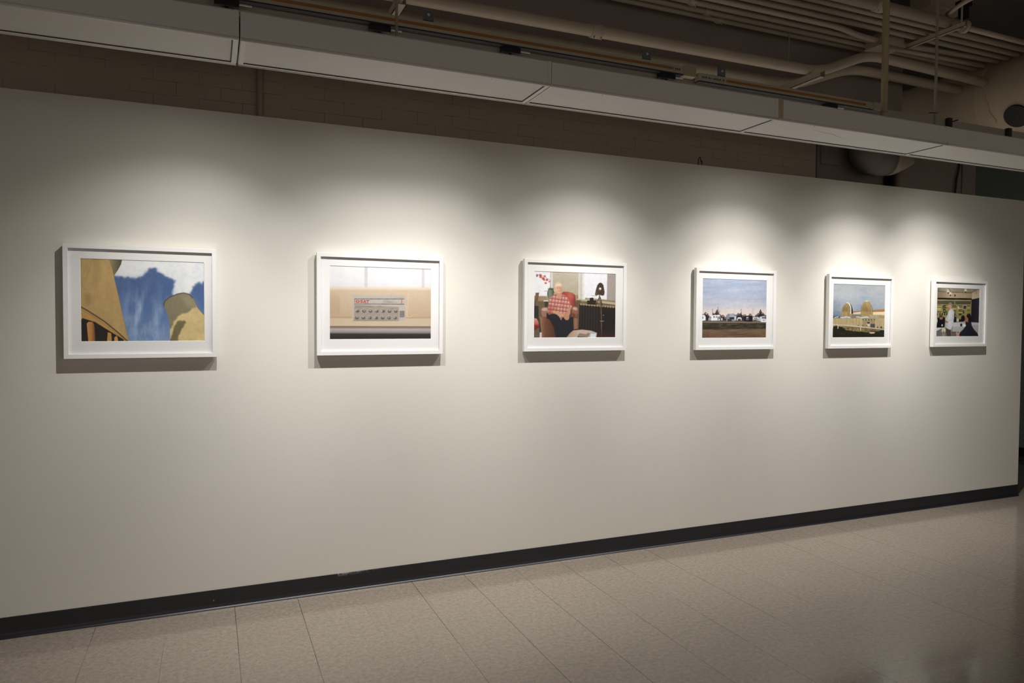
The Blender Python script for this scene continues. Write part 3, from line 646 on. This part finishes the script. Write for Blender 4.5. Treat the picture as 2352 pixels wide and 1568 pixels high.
# print opening inside each frame as fractions of the frame: left, right, top, bottom
OPEN = [(.107,.912,.126,.848),(.100,.902,.124,.842),(.100,.897,.131,.850),(.090,.890,.127,.852),(.085,.885,.130,.850),(.082,.872,.125,.845)]
LABELS = [
 'white framed photograph of two cooling towers under blue sky',
 'white framed photograph of a blister pack of tablets on a shelf',
 'white framed photograph of a woman in plaid shirt seated in a red armchair',
 'white framed photograph of parked camper vans below a wide grey sky',
 'white framed photograph of two concrete reactor domes behind a wall',
 'white framed photograph of men in a control room with yellow panels']
YF, YB = -.038, -.010
for i, ((X, Z, W, H), (ol, orr, ot, ob)) in enumerate(zip(FR, OPEN)):
    g = thing('picture_frame', LABELS[i], 'framed photograph', (X+W/2, 0, Z-H), 'framed photographs along the white wall')
    fw = .0205
    x0, x1, z0, z1 = X, X+W, Z-H, Z
    bm = new()
    # four mitred rails as one ring, with a rabbet
    def ring(y, d): return [bm.verts.new((xx, y, zz)) for xx, zz in ((x0+d,z0+d),(x1-d,z0+d),(x1-d,z1-d),(x0+d,z1-d))]
    rs = [ring(YB, .006), ring(YB, 0), ring(YF, 0), ring(YF, fw), ring(-.0275, fw), ring(-.0275, fw-.006), ring(YB, fw-.006)]
    for a, b in zip(rs, rs[1:]+rs[:1]):
        for k in range(4):
            j = (k+1) % 4; bm.faces.new((a[k], a[j], b[j], b[k]))
    fo = obj('frame', bm, M['frame'], g, bevel=.0008)
    bm = new(); d = fw-.0055
    px0, px1, pz1, pz0 = x0+W*ol, x0+W*orr, z1-H*ot, z1-H*ob
    ymf, ymb = -.0262, -.0242
    def rect(y, xa, xb, za, zb): return [bm.verts.new((xx, y, zz)) for xx, zz in ((xa,za),(xb,za),(xb,zb),(xa,zb))]
    rs = [rect(ymf, x0+d, x1-d, z0+d, z1-d), rect(ymf, px0-.0012, px1+.0012, pz0-.0012, pz1+.0012), rect(ymb, px0, px1, pz0, pz1), rect(ymb, x0+d, x1-d, z0+d, z1-d)]
    for a, b in zip(rs, rs[1:]+rs[:1]):
        for k in range(4):
            j = (k+1) % 4; bm.faces.new((a[k], a[j], b[j], b[k]))
    obj('mat', bm, M['mat_board'], g)
    po = print_mesh(PICS[i], px0-.004, px1+.004, pz0-.004, pz1+.004, -.0238, .004)
    po.parent = g; po.location = -g.location
    bm = new(); box(bm, x0+d, x1-d, -.0274, -.0264, z0+d, z1-d); obj('glass_pane', bm, M['glass'], g)
    bm = new(); box(bm, x0+d, x1-d, -.0215, -.0185, z0+d, z1-d); obj('backing_board', bm, M['cleat'], g)
    bm = new(); box(bm, x0+.12, x1-.12, -.0185, 0, z1-.11, z1-.06); obj('hanging_cleat', bm, M['cleat'], g)

# ------------------------------------------------------ fluorescent fixtures
SX, SL = -.065, 1.22
FZ0, FZ1 = 2.435, 2.537
FY0, FY1 = -1.119, -.842
fl = ['first ceiling fluorescent fixture from the left end of the row, cut by the photo edge',
      'second white fluorescent fixture in the row, above the cooling tower and tablet photos',
      'third white fluorescent fixture in the row, before the end of the long orange track',
      'fourth white fluorescent fixture in the row, with yellowed tape and a dark scuff',
      'fifth and last white fluorescent fixture in the row, nearest the big round duct']
for n in range(-1, 4):
    xa, xb = SX+n*SL, SX+(n+1)*SL
    g = thing('fluorescent_fixture', fl[n+1], 'ceiling light', ((xa+xb)/2, (FY0+FY1)/2, FZ0), 'row of unlit fluorescent fixtures')
    gx = .0025 if n in (-1, 0) else .0004
    bm = new()
    x0, x1 = xa+gx, xb-gx
    # housing: shallow tray open below
    tray = [(FY0,FZ0+.007),(FY0,FZ1-.006),(FY0+.006,FZ1),(FY1-.006,FZ1),(FY1,FZ1-.006),(FY1,FZ0+.007),(FY1-.004,FZ0+.007),(FY1-.004,FZ1-.010),(FY0+.004,FZ1-.010),(FY0+.004,FZ0+.007)]
    extrude_x(bm, tray, x0, x1)
    h = obj('housing', bm, M['enamel'], g)
    for xe, s in ((x0, 1), (x1, -1)):
        bm = new(); box(bm, min(xe, xe+s*.003), max(xe, xe+s*.003), FY0+.0041, FY1-.0041, FZ0+.004, FZ1-.0101)
        obj('end_plate', bm, M['enamel'], g)
    # vertical seam flange on the face
    bm = new(); box(bm, x1-.016, x1-.0005, FY0-.0016, FY0, FZ0+.008, FZ1-.003); obj('joint_flange', bm, M['enamel'], h)
    # hinged door frame: rolled edges front and back, flat ends
    bm = new()
    for yc, r in ((FY0+.004, .0062), (FY1-.004, .0062)):
        tube(bm, [(x0+.001, yc, FZ0+.002), (x1-.001, yc, FZ0+.002)], r, 10)
    box(bm, x0+.002, x1-.002, FY1-.020, FY1-.003, FZ0-.001, FZ0+.003)
    box(bm, x0+.002, x1-.002, FY0+.003, FY0+.010, FZ0-.001, FZ0+.003)
    ew = .019 if n in (-1, 0) else .009
    box(bm, x0+.002, x0+ew, FY0+.010, FY1-.020, FZ0-.0008, FZ0+.003)
    box(bm, x1-ew, x1-.002, FY0+.010, FY1-.020, FZ0-.0008, FZ0+.003)
    df = obj('door_frame', bm, M['enamel'], g)
    bm = new()
    box(bm, x0+ew, x1-ew, FY1-.0235, FY1-.0205, FZ0+.0005, FZ0+.004)
    box(bm, x1-ew-.0035, x1-ew-.0005, FY0+.03, FY1-.0235, FZ0+.0005, FZ0+.004)
    box(bm, x0+ew, x1-ew, FY0+.0102, FY0+.0118, FZ0+.0005, FZ0+.004)
    obj('gasket', bm, M['seam_dark'], df)
    bm = new(); box(bm, x0+.006, x1-.006, FY0+.008, FY1-.012, FZ0+.0032, FZ0+.0065); dif = obj('diffuser', bm, M['lens'], g)
    if n == 2:
        bm = new()
        pts = [(x0+.30,FY0+.075),(x0+.40,FY0+.10),(x0+.47,FY0+.105),(x0+.55,FY0+.135),(x0+.64,FY0+.155)]
        w = [.0004,.003,.004,.0018,.0003]
        up = [bm.verts.new((x, y+k, FZ0+.0030)) for (x, y), k in zip(pts, w)]; dn = [bm.verts.new((x, y-k, FZ0+.0030)) for (x, y), k in zip(pts, w)]
        for k in range(4): bm.faces.new((up[k], up[k+1], dn[k+1], dn[k]))
        o = obj('scuff_mark', bm, M['rail'], dif); o['label'] = 'thin dark scuff'
    for q in (.21, .79):
        xl = x0 + q*(x1-x0)
        bm = new(); box(bm, xl-.006, xl+.006, FY0+.006, FY0+.017, FZ0-.004, FZ0-.001); box(bm, xl-.0015, xl+.0015, FY0+.012, FY0+.024, FZ0-.005, FZ0-.002)
        obj('latch', bm, M['enamel'], df)
    if n == 2:
        bm = new(); box(bm, x0+.004, x0+.034, FY0-.0010, FY0-.0003, FZ0+.008, FZ1-.004)
        o = obj('tape_strip', bm, M['tape'], g); o['label'] = 'strip of yellowed masking tape'

# ------------------------------------------------------- lighting track, rail
YT0, YT1 = -.825, -.790
def track(x0, x1, ox0, ox1, z0, z1, label):
    g = thing('lighting_track', label, 'track', ((x0+x1)/2, -.80, z0), 'lighting track above the fixtures')
    bm = new(); box(bm, x0, x1, YT0, YT1, z0, z1); hs = obj('housing', bm, M['track'], g, bevel=.001)
    dz = z1-z0
    bm = new(); box(bm, ox0, ox1, YT0-.0012, YT0, z0+dz*.33, z0+dz*.66); obj('orange_insert', bm, M['copper'], g)['label'] = 'orange insert strip'
    bm = new(); box(bm, x0, x1, YT0+.001, YT1-.001, z0-.006, z0); obj('contact_slot', bm, M['seam_dark'], g)['label'] = 'dark slot under the track'
    return g
ta = track(-1.40, 2.108, -1.38, 1.975, 2.6975, 2.7375, 'long lighting track with orange insert, left one ending in a yellowed cap')
bm = new(); box(bm, 2.035, 2.112, YT0-.003, YT1, 2.690, 2.741); cp = obj('end_cap', bm, M['track_cap'], ta, bevel=.001); cp['label'] = 'yellowed end cap'
bm = new()
for k in range(3): box(bm, 1.985+k*.012, 1.992+k*.012, YT0-.0008, YT0, 2.711, 2.722)
obj('stamped_marks', bm, M['ink'], ta)
tb = track(2.132, 3.441, 2.306, 3.301, 2.6800, 2.7180, 'shorter lighting track with orange insert and printed label, running to the cream pole')
bm = new(); box(bm, 3.36, 3.443, YT0-.003, YT1, 2.676, 2.7215); obj('end_cap', bm, M['track'], tb, bevel=.001)
bm = new()
xx = 2.150
for k, wl in enumerate((5, 3, 8, 2)):       # line of small illegible print
    for q in range(wl):
        box(bm, xx, xx+.0045, YT0-.0006, YT0, 2.6945, 2.6945+random.choice((.006,.0085,.0085))); xx += .0066
    xx += .008
obj('printed_label', bm, M['ink'], tb)
for tr, xs, zt in ((ta, (.707, 1.819), 2.7375), (tb, (2.277,), 2.718)):
    for x in xs:
        bm = new(); box(bm, x-.024, x+.024, YT0+.004, YT0+.008, zt, zt+.046); box(bm, x-.024, x+.024, YT0+.004, YT1, zt, zt+.004)
        cl = obj('mounting_clip', bm, M['steel'], tr); cl['label'] = 'dark steel clip'
        bm = new(); tube(bm, [(x, YT0+.004, zt+.027), (x, YT0-.002, zt+.027)], .0062, 8); obj('bolt', bm, M['bolt'], cl)
    x0, x1 = (-1.4, 2.1) if tr is ta else (2.14, 3.44)

g = thing('channel_rail', 'long grey metal channel rail behind the lighting tracks, running to the duct', 'rail', (1.6, -.74, 2.668), None)
bm = new()
extrude_x(bm, [(-.775,2.668),(-.775,2.713),(-.735,2.713),(-.735,2.668),(-.739,2.668),(-.739,2.709),(-.771,2.709),(-.771,2.668)], -1.4, 4.95)
obj('channel', bm, M['rail'], g)
bm = new(); box(bm, 3.47, 3.93, -.772, -.738, 2.634, 2.668); obj('wire_cover', bm, M['pipe_dark'], g)
bm = new(); box(bm, 3.945, 3.975, -.780, -.73, 2.634, 2.716); obj('joiner', bm, M['rail'], g)
for x in (-1.2, 3.553):
    bm = new(); tube(bm, [(x, -.755, 2.713), (x, -.755, 3.80)], .005, 8); obj('hanger_rod', bm, M['pipe_dark'], g)

# ---------------------------------------------------------- track light heads
AIMS = [(-.10, -.46, .4, 'over the cooling tower photo'), (.50, .68, 0.4, 'over the tablet photo, left of two'), (1.10, .74, 0.4, 'between the tablet and armchair photos'),
        (1.95, 1.86, .6, 'over the right side of the armchair photo'), (3.05, 3.06, .7, 'over the camper van photo'), (4.05, 4.20, .75, 'with a lever, clamped to the bare grey rail'), (4.62, 5.22, .9, 'on the end of the grey rail by the duct')]
HEADS = []
for i, (x, ax, az, where) in enumerate(AIMS):
    zr = 2.6915 if x < 2.1 else (2.674 if x < 3.44 else 2.668)
    yc = -.8 if x < 3.44 else -.757
    g = thing('track_spotlight', 'small black track spotlight ' + where, 'spotlight', (x, yc, zr), 'black track spotlights above the photographs')
    bm = new()
    if x < 3.44:
        box(bm, x-.045, x+.045, yc-.016, yc+.016, zr-.026, zr); 
    else:
        box(bm, x-.016, x+.016, yc-.044, yc-.0185, zr-.028, zr+.050); box(bm, x-.016, x+.016, yc-.044, yc+.012, zr-.028, zr-.001)
    ad = obj('adapter', bm, M['black'], g, bevel=.002)
    if x < 3.44:
        bm = new(); box(bm, x+.046, x+.092, yc-.0166, yc-.012, zr-.016, zr-.011); obj('lock_tab', bm, M['bolt'], ad)
    elif i == 5:
        bm = new(); tube(bm, [(x+.016, yc-.03, zr+.028), (x+.075, yc-.035, zr+.046)], .0035, 8); obj('lever', bm, M['black'], ad)
    bm = new(); tube(bm, [(x, yc, zr-.026), (x, yc, zr-.040), (x, yc+.05, zr-.085)], .006, 8); obj('stem', bm, M['black'], g)
    c = Vector((x, yc+.055, zr-.115)); d = (Vector((ax, 0, az)) - c).normalized()
    bm = new(); tube(bm, [c-d*.062, c-d*.05, c+d*.045], [.018,.036,.036], 20, cap=True)
    for f in bm.faces: f.smooth = True
    cn = obj('can', bm, M['black'], g)
    bm = new(); tube(bm, [c+d*.045, c+d*.0462], .031, 20); lp = obj('lamp', bm, M['glow'], g)
    HEADS.append((c+d*.052, d, Vector((ax, 0, az)), g, i))

LK = 0.72
# the beams of the spotlights: a soft flood plus a wide spill from each lamp
BEAM = {0: 95, 1: 76, 2: 104, 3: 118, 4: 136, 5: 120, 6: 106}
for p, d, tgt, g, i in HEADS:
    for nm, size, blend, k in (('beam', 70, 1., .55), ('flood', 102, 1., .45), ('spill', 140, 1., .11)):
        ld = bpy.data.lights.new('spot_' + nm, 'SPOT')
        ld.energy = BEAM[i]*k*LK; ld.spot_size = math.radians(size); ld.spot_blend = blend
        ld.shadow_soft_size = .012; ld.color = (1., .975, .93)
        lo = link(bpy.data.objects.new('spot_' + nm, ld))
        lo.rotation_euler = d.to_track_quat('-Z', 'Y').to_euler()
        lo.parent = g; lo.location = p - world_of(g)


# ------------------------------------------------------------- overhead pipes
def pipe(name, label, cat, pts, r, mat, group=None, couplings=(), n=18):
    g = thing(name, label, cat, pts[0], group)
    bm = new(); tube(bm, pts, r, n); obj('tube', bm, mat, g)
    for (p, d, l) in couplings:
        p, d = Vector(p), Vector(d).normalized()
        bm = new(); tube(bm, [p-d*l/2, p-d*(l/2-.004), p+d*(l/2-.004), p+d*l/2], [r+.001, r+.006, r+.006, r+.001], n)
        for s in (-1, 1):
            tube(bm, [p+d*s*l*.3+Vector((0,-r*.55,-r-.002)), p+d*s*l*.3+Vector((0,-r*.55,-r-.016))], .004, 6)
        obj('coupling', bm, mat, g)
    return g
R1 = .031
pipe('pipe', 'thick cream pipe along the ceiling, upper of the two above the orange track', 'pipe',
     fillet([(-4.98,-.42,2.98),(3.36,-.42,3.02),(3.92,-.30,3.25),(5.165,-.25,3.25)], .16), R1, M['pipe'], 'pair of thick pipes over the track',
     [((1.76,-.42,3.012),(1,0,.005),.07)])
g = pipe('pipe', 'thick cream pipe low behind the orange track, lower of the two, near the brick', 'pipe',
     fillet([(-4.98,-.10,3.02),(3.46,-.10,3.05),(4.02,-.07,3.25),(5.165,-.06,3.25)], .16), .034, M['pipe'], 'pair of thick pipes over the track',
     [((1.80,-.10,3.044),(1,0,.004),.08)])
bm = new(); tube(bm, [(3.418,-.10,3.08),(3.418,-.10,3.80)], .004, 8); obj('hanger_rod', bm, M['pipe_dark'], g)
def trapeze(name, label, x, ya, yb, zt, zc, rods, w=.041):
    g = thing(name, label, 'bracket', (x, ya, zt-w))
    bm = new()
    box(bm, x-w/2, x+w/2, ya, yb, zt-w, zt-w+.003)
    box(bm, x-w/2, x-w/2+.003, ya, yb, zt-w, zt); box(bm, x+w/2-.003, x+w/2, ya, yb, zt-w, zt)
    obj('channel', bm, M['pipe'], g)
    for y in rods:
        bm = new(); tube(bm, [(x, y, zt-w-.012), (x, y, zc)], .006, 8); r = obj('threaded_rod', bm, M['pipe_dark'], g)
        bm = new(); tube(bm, [(x, y, zt-w-.009), (x, y, zt-w)], .012, 6); obj('nut', bm, M['pipe_dark'], r)
    return g
trapeze('pipe_hanger', 'channel bracket under both thick pipes, at their right bend', 3.275, -.53, .06, 2.985, 3.80, ())
trapeze('pipe_hanger', 'channel bracket under both thick pipes, above the left fluorescent joint', .665, -.53, .06, 2.960, 3.80, ())
trapeze('conduit_hanger', 'thin channel bracket crossing below the conduit bundle beside the pole', 4.285, -.72, -.30, 3.372, 3.80, (-.69,), .028)

# conduit bundle: one thing each
CZ, CR = 3.40, .019
cd = [(-.060,'nearest the brick wall',5.24),(-.127,'second from the brick wall',5.24),(-.205,'third from the brick wall, ending in the box',4.06),(-.370,'fifth from the brick wall',5.24),(-.447,'sixth from the brick wall',5.24),(-.525,'seventh from the brick wall, beside the large pipe',5.24)]
for y, w, xe in cd:
    pipe('conduit', 'thin cream conduit in the ceiling bundle, ' + w, 'conduit', [(-4.98,y,CZ),(xe,y,CZ)], CR, M['pipe'], 'bundle of ceiling conduits',
         [((3.0+y*2.2,y,CZ),(1,0,0),.05)], 12)
pipe('conduit', 'thin cream conduit in the ceiling bundle, bending toward the junction box', 'conduit',
     fillet([(-4.98,-.285,CZ),(3.66,-.285,CZ),(3.90,-.25,CZ-.012),(4.06,-.248,CZ-.012)], .1), CR, M['pipe'], 'bundle of ceiling conduits', (), 12)
pipe('conduit', 'thin cream conduit leaving the right side of the junction box', 'conduit', [(4.26,-.165,CZ),(5.24,-.2,CZ)], CR, M['pipe'], 'bundle of ceiling conduits', (), 12)
pipe('conduit', 'thin cream conduit crossing right of the pole toward the duct', 'conduit', [(4.26,-.240,CZ-.004),(5.24,-.305,CZ)], CR, M['pipe'], 'bundle of ceiling conduits', (), 12)
g = pipe('pipe', 'large cream capped pipe beside the conduits, ending near the thin rod', 'pipe', [(-4.98,-.60,CZ+.01),(4.42,-.60,CZ+.01)], .034, M['pipe'], None, [((3.65,-.60,CZ+.01),(1,0,0),.07)])
bm = new(); tube(bm, [(4.42,-.60,CZ+.01),(4.45,-.60,CZ+.01),(4.46,-.60,CZ+.01)], [.041,.041,.032], 18); obj('end_cap', bm, M['pipe'], g)
g = pipe('conduit', 'thin conduit continuing right from the end of the large capped pipe', 'conduit', [(4.44,-.598,CZ+.008),(5.24,-.598,CZ+.004)], .017, M['pipe'], None, (), 12)
pipe('conduit', 'angled conduit crossing above the large capped pipe at the top right', 'conduit', fillet([(4.246,-.62,CZ+.05),(4.16,-.80,CZ+.05),(4.19,-1.5,CZ+.06),(4.19,-2.6,CZ+.06)], .08), .014, M['pipe'], None, (), 12)
g = thing('junction_box', 'square cream junction box hung under the conduit bundle behind the pole', 'box', (4.16,-.22,CZ-.053))
bm = new(); box(bm, 4.06, 4.26, -.300, -.152, CZ-.048, CZ+.035); obj('body', bm, M['pipe'], g, bevel=.002)
bm = new(); box(bm, 4.054, 4.266, -.306, -.150, CZ-.053, CZ-.048); obj('cover', bm, M['pipe'], g)
bm = new(); box(bm, 4.15, 4.17, -.22, -.20, CZ+.035, 3.80); obj('hanger_rod', bm, M['pipe_dark'], g)
g = thing('beam_clamp', 'black beam clamp above the end of the large capped pipe', 'clamp', (4.40,-.62,3.455))
bm = new(); box(bm, 4.375, 4.425, -.64, -.60, 3.452, 3.56); box(bm, 4.36, 4.44, -.65, -.59, 3.53, 3.56); obj('jaw', bm, M['black'], g)
bm = new(); tube(bm, [(4.40,-.62,3.56),(4.40,-.62,3.80)], .006, 8); obj('rod', bm, M['black'], g)
g = thing('ceiling_box', 'pale ceiling box above the conduits at the top right', 'box', (4.50,-.36,3.60))
bm = new(); box(bm, 4.33, 4.68, -.44, -.28, 3.60, 3.80); obj('body', bm, M['pipe'], g, bevel=.004)

# drop pole and rods that carry the fixtures
g = thing('drop_pole', 'cream vertical pole dropping from the ceiling to the fixture row', 'pole', (3.258,-.98,FZ1))
bm = new(); tube(bm, [(3.258,-.98,FZ1),(3.258,-.98,3.80)], .0165, 16); obj('tube', bm, M['tape'], g)
bm = new(); tube(bm, [(3.258,-.98,FZ1+.045),(3.258,-.98,FZ1+.075)], .0195, 16); obj('collar', bm, M['tape'], g)
bm = new(); tube(bm, [(3.258,-.98,FZ1),(3.258,-.98,FZ1+.006)], .028, 16); obj('foot_flange', bm, M['black'], g)
for x, lab in ((.529, 'thin vertical rod holding the fixtures, above the left joint'), (3.668, 'thin vertical rod with a cross pin, right of the cream pole')):
    g = thing('hanger_rod', lab, 'rod', (x,-.98,FZ1))
    bm = new(); tube(bm, [(x,-.98,FZ1),(x,-.98,3.80)], .0065 if x < 1 else .008, 10); obj('rod', bm, M['pipe_dark'], g)
    bm = new(); tube(bm, [(x,-.98,FZ1),(x,-.98,FZ1+.012)], .013, 6); obj('nut', bm, M['black'], g)
    if x > 1:
        bm = new(); tube(bm, [(x+.012,-.985,2.655),(x-.055,-.985,2.648)], .003, 6); obj('cross_pin', bm, M['black'], g)

# big round duct, axis along y
DX, DZ, DR = 5.50, 3.15, .33
g = thing('round_duct', 'big round canvas-wrapped air duct at the upper right', 'duct', (DX, -1, DZ-DR))
bm = new()
ys = [1.9-.25*k for k in range(30)]
tube(bm, [(DX, y, DZ) for y in ys], DR, 48); obj('shell', bm, M['canvas'], g)
bm = new(); tube(bm, [(DX,-.165,DZ),(DX,-.17,DZ),(DX,-.205,DZ),(DX,-.21,DZ)], [DR,DR+.004,DR+.004,DR], 48, cap=False); obj('wrap_seam', bm, M['canvas'], g)
bm = new()
pts = []
for k in range(12):
    a = math.radians(158 + k*5.5); pts.append((DX+(DR+.002)*math.cos(a), -.235-.006*k+.008*math.sin(k*1.7), DZ+(DR+.002)*math.sin(a)))
tube(bm, pts, [.004+.007*abs(math.sin(k*.9)) for k in range(12)], 8); obj('canvas_fold', bm, M['canvas'], g)
a = math.radians(216); dv = Vector((math.cos(a), 0, math.sin(a)))
bm = new(); p = Vector((DX,-.455,DZ))
tube(bm, [p+dv*(DR-.03), p+dv*(DR+.010)], .085, 28, cap=True); obj('branch_opening', bm, M['seam_dark'], g)['label'] = 'dark round branch opening'  # closed stub; the dark inside of the opening is only black colour
for y in (-1.9, 1.0):
    bm = new(); tube(bm, [(DX, y-.02, DZ),(DX, y+.02, DZ)], DR+.003, 48, cap=False); st = obj('hanger_strap', bm, M['steel'], g)
    bm = new(); box(bm, DX-.004, DX+.004, y-.015, y+.015, DZ+DR, 3.80); obj('strap_tail', bm, M['steel'], st)

# things on the back wall above the partition
g = thing('duct_boot', 'grey elbow duct with tapered tip above the right part of the partition', 'duct', (4.33,.0,2.53))
bm = new()
tube(bm, [(4.33,.02,2.95),(4.33,.02,2.80),(4.332,.02,2.75),(4.34,.018,2.705),(4.37,.012,2.672),(4.42,.005,2.658),(4.47,0,2.657)], [.15,.15,.150,.150,.142,.126,.112], 28)
obj('elbow', bm, M['duct_grey'], g)
bm = new()
tube(bm, [(4.47,0,2.657),(4.53,0,2.66),(4.60,0,2.664),(4.68,0,2.668),(4.74,0,2.67),(4.772,0,2.67)], [.114,.106,.082,.052,.024,.004], 24)
obj('tapered_tip', bm, M['pipe_dark'], g)
bm = new(); tube(bm, [(4.33,.02,2.93),(4.33,.02,2.97)], .157, 28); obj('collar', bm, M['steel'], g)
def vpipe(name, label, x, y, r, z0, z1, mat, cat='pipe'):
    bm = new(); tube(bm, [(x,y,z0),(x,y,z1)], r, 14); return tag(obj(name, bm, mat), label, cat)
vpipe('vertical_pipe_or_shade', 'cream vertical pipe on the brick wall below the left fixture joint', .082, .183, .016, 0, 2.97, M['pipe'])
vpipe('vertical_pipe_or_shade', 'pale vertical pipe beneath the tapered duct boot', 4.80, .157, .032, 0, 2.78, M['pipe_dark'])
vpipe('vertical_pipe_or_shade', 'black stand-in for the shaded gap beside the pale pipe under the duct boot', 4.70, .150, .038, 0, 2.6, M['black'])  # black tube put in for the shadowed gap left of the pale pipe
vpipe('vertical_conduit', 'thin dark conduit on the plaster right of the red cable', 5.577, .18, .006, 0, 2.78, M['pipe_dark'], 'conduit')
bm = new(); tube(bm, fillet([(5.535,.18,2.775),(5.53,.175,2.74),(5.49,.17,2.65),(5.465,.165,2.5),(5.46,.165,0)], .05), .008, 10)
tag(obj('cable', bm, M['red']), 'dark red cable hanging behind the partition near its right end', 'cable')
bm = new(); box(bm, 4.015, 4.20, .176, .19, 2.63, 2.775); g = obj('access_panel', bm, M['concrete'], None, bevel=.003)
tag(g, 'square access panel on the plaster left of the duct boot', 'panel')
bm = new(); tube(bm, fillet([(2.806,.05,WT),(2.806,.05,2.525),(2.820,.05,2.540),(2.826,.05,2.505)], .008, 3), .0028, 8); tube(bm, [(2.832,.05,WT),(2.834,.05,2.518)], .0028, 8)
tag(obj('wire_hook', bm, M['black']), 'small black wire hook standing on the partition top', 'hook')
bm = new(); tube(bm, [(5.883,.05,WT),(5.883,.05,WT+.012)], .004, 8); tube(bm, [(5.883,.05,WT+.012),(5.883,.05,WT+.016)], .007, 8)
tag(obj('screw', bm, M['black']), 'small dark screw standing on the right end of the partition top', 'screw')

# ------------------------------------------------------------------- camera
cam = link(bpy.data.objects.new('camera', bpy.data.cameras.new('camera')))
f, cx, cy, cz, ra, rb, rc = CAMERA = (1634.926, -.16752, -3.82639, 1.45233, -.40127, -.02962, -.00578)
ca, sa, cb_, sb, cc, sc_ = math.cos(ra), math.sin(ra), math.cos(rb), math.sin(rb), math.cos(rc), math.sin(rc)
Rm = Matrix(((ca,-sa,0),(sa,ca,0),(0,0,1))) @ Matrix(((1,0,0),(0,cb_,-sb),(0,sb,cb_))) @ Matrix(((cc,0,sc_),(0,1,0),(-sc_,0,cc)))
r0, r1, r2 = Rm.col[0], Rm.col[1], Rm.col[2]
m = Matrix(((r0[0],r2[0],-r1[0],cx),(r0[1],r2[1],-r1[1],cy),(r0[2],r2[2],-r1[2],cz),(0,0,0,1)))
cam.matrix_world = m
cam.data.sensor_width = 36; cam.data.sensor_fit = 'HORIZONTAL'; cam.data.lens = f/2352*36
cam.data.clip_start = .05
SC.camera = cam

w = bpy.data.worlds.new('world'); SC.world = w; w.use_nodes = True
w.node_tree.nodes['Background'].inputs[0].default_value = (1,.9,.8,1)
w.node_tree.nodes['Background'].inputs[1].default_value = .46
SC.view_settings.view_transform = 'Standard'; SC.view_settings.look = 'None'
SC.view_settings.gamma = 1; SC.view_settings.use_curve_mapping = False
SC.view_settings.exposure = 0.0
SC.cycles.max_bounces = 8; SC.cycles.diffuse_bounces = 6
SC.cycles.use_denoising = True
